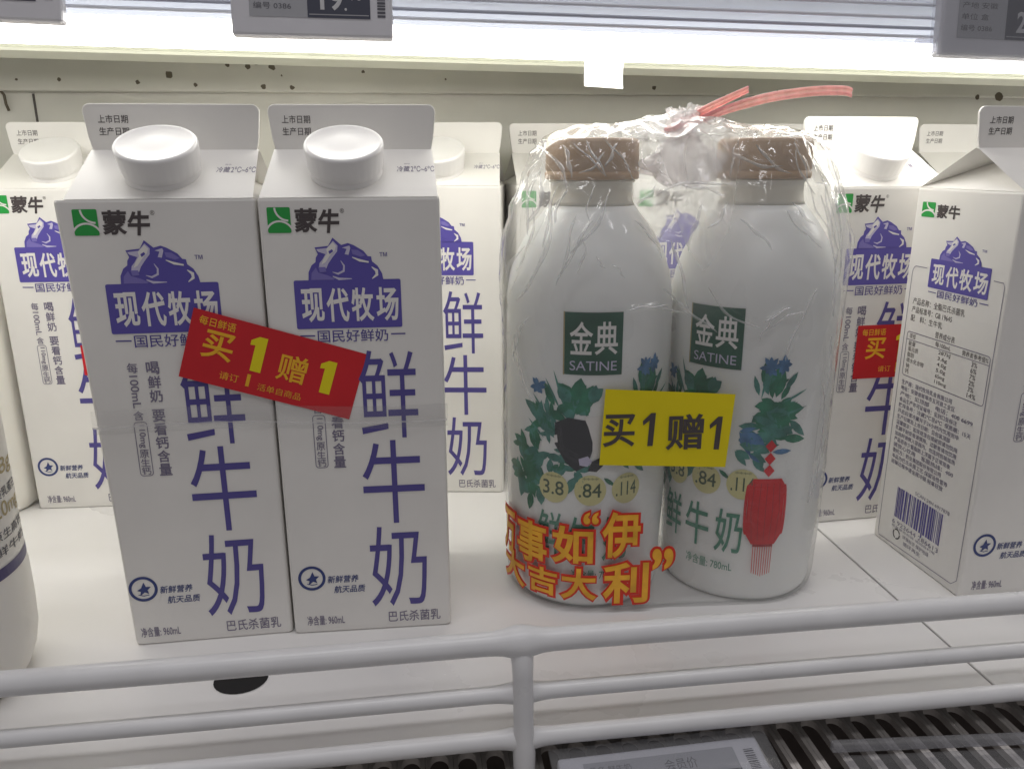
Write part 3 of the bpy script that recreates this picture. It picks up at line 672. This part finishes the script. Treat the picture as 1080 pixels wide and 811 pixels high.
def bottle(c, th, label, lant=False):
    e = empty('milk_bottle', (c.x, c.y, 0.3)); tag(e, label, 'bottle', 'milk bottles packed together in the bag')
    b = obj('body', bme, e); obj('neck', nme, e); obj('cap', cme, e)
    for nm, fnp in parts:
        p = Print(); fnp(p); obj(nm, p.build(nm, (lambda u, v, z, g=cylw(th): g(u-4.5, v, z)) if nm == 'cow_print' else cylw(th), 2.5), e)
    if lant:
        p = Print(); lantern(p); obj('lantern_print', p.build('lantern_print', lambda u, v, z, g=cylw(-5.2): g(u*.84, v, z), 2.5), e)
    return e
bottle(C1, -9.2, 'white milk bottle with bronze cap, left one inside the plastic bag')
bottle(C2, -47.0, 'white milk bottle with printed red lantern, right one inside the plastic bag', True)

# bag: a stadium-shaped film shell that narrows over the caps to a knot
DV = (C2-C1).normalized(); NV = Vector((DV.y, -DV.x)); HALF = (C2-C1).length/2; MID = (C1+C2)/2
from mathutils import noise
def fbm(x, y, z, o=4): return noise.fractal(Vector((x, y, z)), 1.0, 2.0, o)
def ridge(x, y, z): return max(0.0, 1-abs(noise.noise(Vector((x, y, z))))*5.0)
RB = 39.7
levels = [  # z, radius, half distance of centres, centre shift towards the knot
 (0.6, 33.5, HALF), (1.0, 36.8, HALF), (3.0, 38.0, HALF), (8, 38.6, HALF), (30, RB-.3, HALF), (60, RB, HALF), (90, RB, HALF), (120, RB, HALF), (140, RB+.3, HALF), (152, RB+.4, HALF),
 (162, 39.6, HALF), (172, 38.2, HALF), (182, 35.6, HALF), (192, 32.2, HALF), (201, 28.6, HALF), (208, 25.4, HALF), (213, 22.6, HALF-.5), (215.6, 19.0, HALF-3), (217.2, 15, HALF-8),
 (218.4, 12, HALF-15), (219.6, 9.5, HALF-23), (221, 7.5, HALF-30), (222.5, 5.0, HALF-36), (224.5, 3.4, HALF-38.8)]
CREASE = []
for a, b, c_, d, hh in ((598, 266, 640, 206, 1.6), (585, 300, 622, 232, 1.3), (548, 322, 584, 222, 1.5), (560, 250, 578, 175, 1.6), (655, 322, 694, 317, 1.6), (735, 298, 790, 340, 1.6), (792, 334, 818, 318, 1.8), (796, 340, 830, 322, 1.2),
                        (818, 222, 852, 258, 1.6), (858, 165, 873, 292, 1.8), (690, 204, 764, 196, 1.5), (838, 158, 852, 204, 1.6), (610, 150, 640, 186, 1.5), (640, 160, 612, 184, 1.0), (770, 160, 822, 176, 1.2), (600, 200, 585, 236, 1.3),
                        (690, 300, 745, 345, 1.0), (845, 300, 812, 372, 1.2), (548, 360, 566, 430, 1.0), (855, 400, 840, 520, 1.2), (640, 145, 668, 190, 1.5), (575, 150, 600, 200, 1.2), (770, 230, 800, 260, 1.0), (700, 250, 716, 320, 1.0)):
    p0, p1 = px_ony(a, b, 84), px_ony(c_, d, 84); CREASE.append((p0.x, p0.z, p1.x, p1.z, hh))
def crease(x, z):
    t_ = 0.0
    for x0, z0, x1, z1, hh in CREASE:
        dx, dz = x1-x0, z1-z0; L2 = dx*dx+dz*dz; t = ((x-x0)*dx+(z-z0)*dz)/L2
        if -.1 < t < 1.1:
            e = (x-x0)*dz-(z-z0)*dx; dd = e*e/L2
            if dd < 9: t_ += hh*math.exp(-dd/1.1)*max(0, min(1, 4*min(t+.1, 1.1-t)))
    return t_
def bag_mesh():
    import bisect
    NZ, NA = 300, 640; vs_, fs = [], []
    zl = [l[0] for l in levels]
    arcl = [0]
    for a, b in zip(levels[:-1], levels[1:]): arcl.append(arcl[-1] + max(.5, sqrt((b[0]-a[0])**2 + (b[1]-a[1])**2 + (b[2]-a[2])**2)))
    for k in range(NZ+1):
        t = arcl[-1]*k/NZ; i = min(len(levels)-2, max(0, bisect.bisect_right(arcl, t)-1)); q = (t-arcl[i])/(arcl[i+1]-arcl[i])
        z, r, h = [levels[i][j]*(1-q)+levels[i+1][j]*q for j in range(3)]
        per = 2*pi*r + 4*h; top = max(0.0, (z-150)/70)
        for m in range(NA):
            s = per*m/NA
            # walk round the stadium starting at the front of bottle one
            if s < 2*h: pt = MID - DV*h + DV*s + NV*r; n = NV.copy(); mid = sin(pi*s/(2*h)) if h > 1 else 0; flat = 1
            elif s < 2*h+pi*r:
                a = (s-2*h)/r; n = NV*cos(a) + DV*sin(a); pt = MID + DV*h + n*r; mid = 0; flat = 0
            elif s < 4*h+pi*r: u = s-2*h-pi*r; pt = MID + DV*h - DV*u - NV*r; n = -NV; mid = sin(pi*u/(2*h)) if h > 1 else 0; flat = 1
            else:
                a = (s-4*h-pi*r)/r; n = -NV*cos(a) - DV*sin(a); pt = MID - DV*h + n*r; mid = 0; flat = 0
            # wrinkles: only outwards over the bottles, also inwards where the film is free
            amp = 0.35 + 2.6*top + 0.5*mid
            x, y = pt.x*.035, pt.y*.035
            w1 = ridge(x*1.6+.3*z*.02, y*1.6, z*.022)*1.0 + ridge(x*2.2+5, y*2.2-.02*z, z*.035+3)*.6 + ridge(x*5+9, y*5, z*.03+7)*.12*top
            w2 = fbm(x*1.2, y*1.2, z*.02)
            dsp = amp*w1*(1.0 if z > 4 else .2) + max(0, w2)*amp*.7
            sagm = mid**6*(1.0 + (4.5*min(1, max(0, (z-165)/35)) if z < 214 else 0))
            if 68 < z < 114 and flat and NV.dot(n) > .9 and s < 62: dsp *= .15; sagm = 0   # sticker holds the film flat
            if z < 60 and NV.dot(n) > .2: dsp *= .35; sagm *= .3
            right = max(0.0, n.dot(DV))*math.exp(-((z-172)/26)**2)*1.6          # loose film off the right shoulder
            leftb = max(0.0, -n.dot(DV))*math.exp(-((z-160)/30)**2)*2.0
            if n.dot(NV) > .05 and not (68 < z < 114 and 55 < pt.x < 125): dsp += crease(pt.x, z)
            zz = z + (fbm(x*2+3, y*2, z*.05, 2)*3.0*top if z > 195 else 0) + (0.0 if z < 213 else 1.2*fbm(x*3, y*3, 2.0, 2))
            q2 = pt + n*(dsp - sagm + right + leftb); vs_.append((q2.x-MID.x, q2.y-MID.y, max(.35, zz)))
    for k in range(NZ):
        for m in range(NA):
            j = (m+1) % NA; fs.append([k*NA+m, k*NA+j, (k+1)*NA+j, (k+1)*NA+m])
    return vs_, fs
bag = empty('plastic_bag', (MID.x, MID.y, 0))
bo = obj('film', meshdata('film', *bag_mesh(), 'bag_film', smooth=True), bag)
# fold glints: narrow pale film ribbons, highlight streaks painted along the creases
def film_r(z):
    for a, b in zip(levels[:-1], levels[1:]):
        if a[0] <= z <= b[0]: return a[1] + (b[1]-a[1])*(z-a[0])/(b[0]-a[0])
    return RB
def film_y(x, z):
    r = film_r(z)+1.0; t = max(0, min(1, (x-C1.x)/(C2.x-C1.x))); c = C1 + (C2-C1)*t; d = x-c.x
    return c.y - sqrt(max(1.0, r*r-d*d))
random.seed(21)
GLINTS = [(a[0], a[1], a[2], a[3]) for a in CREASE]
for a, b, c_, d in ((556, 262, 540, 330), (566, 215, 548, 290), (576, 180, 560, 240), (590, 196, 574, 262), (606, 226, 590, 290), (612, 250, 604, 285), (628, 196, 618, 232), (600, 152, 604, 188), (622, 148, 640, 186), (655, 150, 640, 176),
                    (866, 196, 874, 262), (858, 205, 868, 285), (846, 198, 862, 240), (826, 212, 846, 236), (872, 262, 868, 330), (780, 150, 768, 186), (800, 152, 830, 184), (838, 150, 846, 188), (716, 196, 760, 206), (690, 196, 668, 214),
                    (735, 215, 716, 262), (760, 212, 738, 240), (664, 232, 690, 270), (800, 330, 786, 352), (690, 322, 720, 330), (560, 338, 548, 390), (866, 350, 858, 420), (640, 276, 652, 290), (625, 268, 632, 280)):
    p0, p1 = px_ony(a, b, 84), px_ony(c_, d, 84); GLINTS.append((p0.x, p0.z, p1.x, p1.z))
for x0, z0, x1, z1 in GLINTS:
    L = sqrt((x1-x0)**2+(z1-z0)**2); nx_, nz_ = -(z1-z0)/L, (x1-x0)/L; bend = random.uniform(-.12, .12)*L; wd = random.uniform(.35, 1.0); N = 14; v_, f_ = [], []
    for k in range(N+1):
        t = k/N; q = 4*t*(1-t); x = x0+(x1-x0)*t+nx_*bend*q+nx_*.4*sin(t*9+x0); z = z0+(z1-z0)*t+nz_*bend*q+nz_*.4*sin(t*9+x0); w_ = wd*(q**.6)*(.6+.4*sin(t*7+z0)**2)+.06
        for sg, up in ((-1, 0), (0, .9), (1, 0)):
            xx, zz = x+nx_*w_*sg, z+nz_*w_*sg; v_.append((xx-MID.x, film_y(xx, zz)-.5-up-MID.y, zz))
    for k in range(N):
        for j in range(2): f_.append([k*3+j, k*3+j+1, k*3+j+4, k*3+j+3])
    obj('fold_glint', meshdata('fold_glint', v_, f_, 'glint_film', smooth=True), bag)
# knot: gathered film with crumpled pleats, sitting between the caps
def knot_mesh():
    vs_, fs = [], []; n, mz = 90, 60
    for k in range(mz+1):
        t = k/mz; z = 193 + 33*t
        r0 = [5, 10, 12.5, 13, 11.5, 8, 5.2, 3.6, 3.0, 4.4, 6.0]; i = min(9, int(t*10)); q = t*10-i; r = r0[i]*(1-q)+r0[i+1]*q
        for m in range(n):
            a = 2*pi*m/n; ca, sa = cos(a), sin(a)
            rr = r*(1 + .30*ridge(ca*1.5, sa*1.5, z*.10) + .35*fbm(ca*2.2, sa*2.2, z*.14, 5) + .12*sin(9*a+z*.3))
            vs_.append((rr*ca*1.15, rr*sa*.85-6*(1-t), z + 2.5*fbm(ca*3, sa*3, z*.1+4)))
    for k in range(mz):
        for m in range(n):
            j = (m+1) % n; fs.append([k*n+m, k*n+j, (k+1)*n+j, (k+1)*n+m])
    return vs_, fs
obj('knot', meshdata('knot', *knot_mesh(), 'bag_knot', smooth=True), bag, (0.5, -1, 0))
def strip(pts, wd, mt, twist, name, parent, off):
    path = [Vector(q) for q in pts]; vs_, fs = [], []; N = 24
    def at(t):
        t *= len(path)-1; i = min(len(path)-2, int(t)); q = t-i
        p0, p1, p2, p3 = path[max(0, i-1)], path[i], path[i+1], path[min(len(path)-1, i+2)]
        return 0.5*((2*p1) + (p2-p0)*q + (2*p0-5*p1+4*p2-p3)*q*q + (3*p1-p0-3*p2+p3)*q**3)
    for k in range(N+1):
        t = k/N; p = at(t); d = (at(min(1, t+.02))-at(max(0, t-.02))).normalized(); up = Vector((0, -.3, 1)); sd = d.cross(up).normalized()
        up2 = sd.cross(d); a = twist*t; ax = up2*cos(a)+sd*sin(a); nx_ = d.cross(ax)
        w_ = wd*(0.55+.45*min(1, t*3)); th = .5
        for u_, h_ in ((-.5, 0), (-.25, .8), (0, -.3), (.25, .7), (.5, 0), (.5, -.6), (0, -1.0), (-.5, -.6)):
            vs_.append(tuple(p + ax*u_*w_ + nx_*h_*th - Vector(off)))
    for k in range(N):
        for m in range(8):
            j = (m+1) % 8; fs.append([k*8+m, k*8+j, (k+1)*8+j, (k+1)*8+m])
    fs.append(list(range(8))); fs.append([N*8+i for i in range(8)][::-1])
    return obj(name, meshdata(name, vs_, fs, mt, smooth=False), parent)
off = (107.0, 117.5, 0)
strip([(106, 113, 217.5), (114, 112, 224), (125, 110, 229.5), (134, 109, 233.5)], 4.0, 'tie_pink', .5, 'tie_strip', bag, off)
strip([(106, 113, 217), (120, 109.5, 223.5), (140, 107, 229.5), (160, 106, 232.5), (176, 107, 233.2), (181.5, 108, 232.4)], 4.2, 'tie_pink', -.5, 'tie_strip', bag, off)
obj('tie_knot', meshdata('tie_knot', *tube([(99, 113, 216.5), (101, 109, 217.5), (107, 108, 218.2), (110, 112, 218), (107, 116, 217.2), (101, 116, 216.6), (99.5, 113, 217.6)], [1.2, 1.5, 1.7, 1.6, 1.5, 1.4, 1.2], 8), 'tie_pink', smooth=True), bag, (-107.0, -117.5, 0))
# prints that sit on the bag
def onbag(lift):
    def fn(s, v, z):
        r = RB + lift + z
        if s >= 0: q = C1 + DV*s + NV*r
        else: a = s/RB; q = C1 + (NV*cos(a) + DV*sin(a))*r
        return (q.x-MID.x, q.y-MID.y, v)
    return fn
p = Print(); n0 = len(p.v)
nx = 10
for j in range(5):
    for i in range(nx+1):
        a, b = i/nx, j/4; x = (-.6*(1-b)+1.2*b)*(1-a) + (56.2*(1-b)+58.4*b)*a; y = (74.8*(1-b)+109.6*b)*(1-a) + (72.2*(1-b)+106*b)*a
        p.v.append((x, y, 0.1*sin(a*9)))
k = p.m('sticker_yellow')
for j in range(4):
    for i in range(nx): a = j*(nx+1)+i; p.f.append([a, a+1, a+nx+2, a+nx+1]); p.mi.append(k)
ys = obj('yellow_sticker', p.build('yellow_sticker', onbag(2.2)), bag); [setattr(q, 'use_smooth', True) for q in ys.data.polygons]
ys['label'] = 'yellow buy-one-get-one sticker on the front of the bag'
p = Print()
for ch, a, b, c_, d in (('买', .6, 14.6, 83.2, 98.2), ('1', 19.2, 23.6, 83.2, 98.4), ('赠', 28.6, 45.2, 81.0, 97.6), ('1', 49.0, 53.4, 80.8, 96.0)):
    if ch == '1': p.poly([(b-3.2, c_), (b-.8, c_), (b, d), (b-2.0, d), (a-1.2, d-3.6), (a-1.0, d-5.6), (b-2.6, d-3.4)], 'ink_black', .02)
    else: p.text(ch, a, c_, b, d, 'ink_black', .022)
obj('lettering', p.build('lettering', onbag(2.45)), ys)
p = Print(); q = Print()
CHARS = [('万', -57, -42.8, 19, 43), ('事', -42, -22.6, 20.6, 43.4), ('如', -21.6, -1.4, 24.4, 45), ('“', -7.5, .8, 45, 52.6), ('伊', 1.0, 20.2, 27.8, 52.4), ('大', -56, -35, 5, 23), ('吉', -34.4, -17.4, 6.6, 21.8), ('大', -17.2, .6, 6.4, 24.2), ('利', 2.0, 24.8, 4.4, 27), ('”', 24.6, 36.0, 21, 33.4)]
for i, (ch, a, b, z0, z1) in enumerate(CHARS):
    sc_ = min(b-a, z1-z0); bv = 0.085 if ch not in '“”' else .06
    g = 0.4
    p.text(ch, a-g, z0-g, b+g, z1+g, 'print_red', 0, .02+.03*(i % 3), bevel=bv); q.text(ch, a+.8, z0+.8, b-.8, z1-.8, 'print_orange', .028, .35)
bl = obj('festive_lettering', p.build('festive_lettering', onbag(.9), 3), bag); obj('lettering_fill', q.build('lettering_fill', onbag(.9), 3), bl)
tag(bag, 'crinkled clear plastic bag with pink tie, wrapped round two bottles', 'plastic bag')

# ================================================================== OTHER BOTTLES
e = empty('white_bottle', (-213.2, 57, 0.1)); tag(e, 'white plastic bottle with indigo band cut off at the left edge of the picture', 'bottle')
wp = [(30, 0), (32, .6), (35.4, 5), (38.2, 12), (39.8, 20), (40.3, 30), (40.3, 47), (39.8, 50), (39.8, 128), (40.2, 131), (39, 140), (35, 152), (28, 165), (21, 175), (18, 180), (17.5, 190)]
obj('body', meshdata('body', *lathe(wp, 64), 'white_plastic', smooth=True), e)
obj('cap', meshdata('cap', *lathe([(19.5, 190.2), (19.8, 191), (19.5, 206), (18.6, 207.4), (6, 207.4)], 60), 'cap_plastic', smooth=True), e)
def wb_print(p):
    p.grid(-60, 51.0, 60, 55.6, 'label_indigo', nx=60, ny=1)
    for i, (t, y, h, mt) in enumerate((('每日鲜语', 112, 9, 'label_indigo'), ('3.8g', 88, 8, 'label_gold'), ('优质乳蛋白', 81, 4.2, 'tag_ink'), ('120mg', 72, 8, 'label_gold'), ('原生高钙', 65.4, 4.0, 'tag_ink'), ('鲜牛奶', 59.4, 4, 'tag_ink'))):
        for x in (-42, -6, 31): p.text(t, x, y, x+24, y+h, mt, .01)
def wbw(u, v, z): a = u/39.8+radians(30); r = 39.95+z+ (.35 if v < 57 and v < 50.5 else 0); return (r*sin(a), -r*cos(a), v)
p = Print(); wb_print(p); obj('label_print', p.build('label_print', wbw, 3), e)
e = empty('white_bottle', (-287.5, 249, 0.1)); tag(e, 'plain white bottle touching the far left back-row carton', 'bottle')
wp2 = [(32, 0), (34.5, .6), (36.6, 3), (37.6, 8), (38, 14), (38, 120), (36.5, 132), (30, 150), (21, 165), (17, 172), (17, 182)]
obj('body', meshdata('body', *lathe(wp2, 64), 'white_plastic', smooth=True), e)
obj('cap', meshdata('cap', *lathe([(18.5, 182.2), (18.8, 183), (18.5, 197), (17.6, 198.4), (6, 198.4)], 60), 'cap_plastic', smooth=True), e)

# ================================================================== PRICE TAGS
def price_tag(loc, rot, wd, ht, digits, label, sub='90', holder=False):
    e = empty('price_tag', loc); e.rotation_euler = rot; tag(e, label, 'price tag', 'electronic price tags')
    obj('case', meshdata('case', *box(0, 0, 0, wd, 6, ht, 1.2), 'tag_case'), e)
    p = Print(); p.grid(wd*.115, ht*.2, wd*.86, ht*.9, 'tag_screen', nx=1, ny=1); scn = obj('screen', p.build('screen', lambda u, v, z: (u, -.15-z, v)), e)
    p = Print(); p.grid(wd*.47, ht*.2, wd*.86, ht*.66, 'tag_dark', .06, 1, 1)
    p.text(digits, wd*.55, ht*.28, wd*.69, ht*.52, 'tag_light', .03, .1); p.text('.', wd*.70, ht*.28, wd*.715, ht*.31, 'tag_light', .03, .1); p.text(sub, wd*.735, ht*.39, wd*.81, ht*.51, 'tag_light', .02, .1)
    p.stroke([(wd*.48, ht*.235), (wd*.85, ht*.235)], .35, 'tag_screen', .1)
    for i, t in enumerate(('品名 鲜牛奶', '规格 960mL', '产地 安徽', '单位 盒', '编号 0386')):
        p.text(t, wd*.14, ht*(.78-.125*i), wd*(.14+.2+.03*(i % 3)), ht*(.85-.125*i), 'tag_ink', 0, .06)
    p.text('会员价', wd*.5, ht*.72, wd*.66, ht*.84, 'tag_ink', 0, .06)
    obj('screen_print', p.build('screen_print', lambda u, v, z: (u, -.15-z, v)), scn)
    p = Print(); random.seed(5); y = ht*.22
    while y < ht*.86:
        h = random.choice((.35, .6, .9)); p.grid(wd*.905, y, wd*.955, y+h, 'tag_ink', 0, 1, 1); y += h+random.choice((.35, .5))
    obj('barcode', p.build('barcode', lambda u, v, z: (u, -.15-z, v)), e)
    if holder:
        obj('clear_holder', meshdata('clear_holder', *box(-5.5, -1.6, -4.5, wd+6, -.6, ht+2, .4), 'clear_cover'), e)
        obj('holder_clip', meshdata('holder_clip', *box(-9.5, 1.2, 1.5, -.6, 4.6, 7.5, .7), 'clear_plastic'), e)
    return e
tl = radians(1.0)
price_tag((-82.6, 106.5, 252.6), (radians(-6), tl*.6, 0), 63.5, 36, '19', 'grey price tag showing nineteen, hanging from the upper rail in the middle')
price_tag((-209.0, 106.5, 257.8), (radians(-6), tl*1.6, 0), 63.5, 36, '16', 'grey price tag cut off at the upper left corner of the picture')
price_tag((221.5, 106.5, 248.6), (radians(-6), tl*1.3, 0), 66, 38, '26', 'grey price tag in a clear holder at the upper right corner', '80', True)
# white paper scrap hanging from the lamp's lip
p = Print(); p.grid(0, 0, 20.5, 13.5, 'ink_white', nx=6, ny=6)
c = px_ony(616, 91, 181); ps = obj('paper_scrap', p.build('paper_scrap', lambda u, v, z: (u, 0.9*sin((13.5-v)*.12)-1.4*max(0, 1-v/8)**2, v - .055*u)), None, (c.x, 180.9, c.z-.2)); [setattr(q, 'use_smooth', True) for q in ps.data.polygons]
tag(ps, 'small white paper scrap hanging from the lamp strip', 'paper')
p = Print(); p.grid(0, 0, 13, 3.6, 'sticker_lemon', nx=2, ny=2)
# tag and clear rail below the fence
bt = price_tag((31.5, -44.0, -13.6), (radians(-80), radians(0), radians(1.5)), 77, 38, '15', 'price tag in a clear frame below the wire fence, cut off at the bottom')
bt['group'] = 'electronic price tags'
obj('clear_holder', meshdata('clear_holder', *box(-3, -2.0, -3, 80.5, -1.1, 40.5, .4), 'clear_cover'), bt)
pr = empty('clear_price_rail', (138, -5.5, -14)); pr.rotation_euler = (0, 0, -0.075)
obj('upper_lip', meshdata('upper_lip', *box(0, -3.2, -1.5, 210, 0, 2.6, .8), 'clear_plastic'), pr)
obj('face', meshdata('face', *box(4, -34, -3.4, 212, -3.4, -2.2, .3), 'clear_cover'), pr)
obj('lower_lip', meshdata('lower_lip', *box(2, -19.0, -2.0, 211, -16.6, 1.2, .6), 'clear_plastic'), pr)
tag(pr, 'empty clear plastic price rail lying over the grille at the lower right', 'price rail')
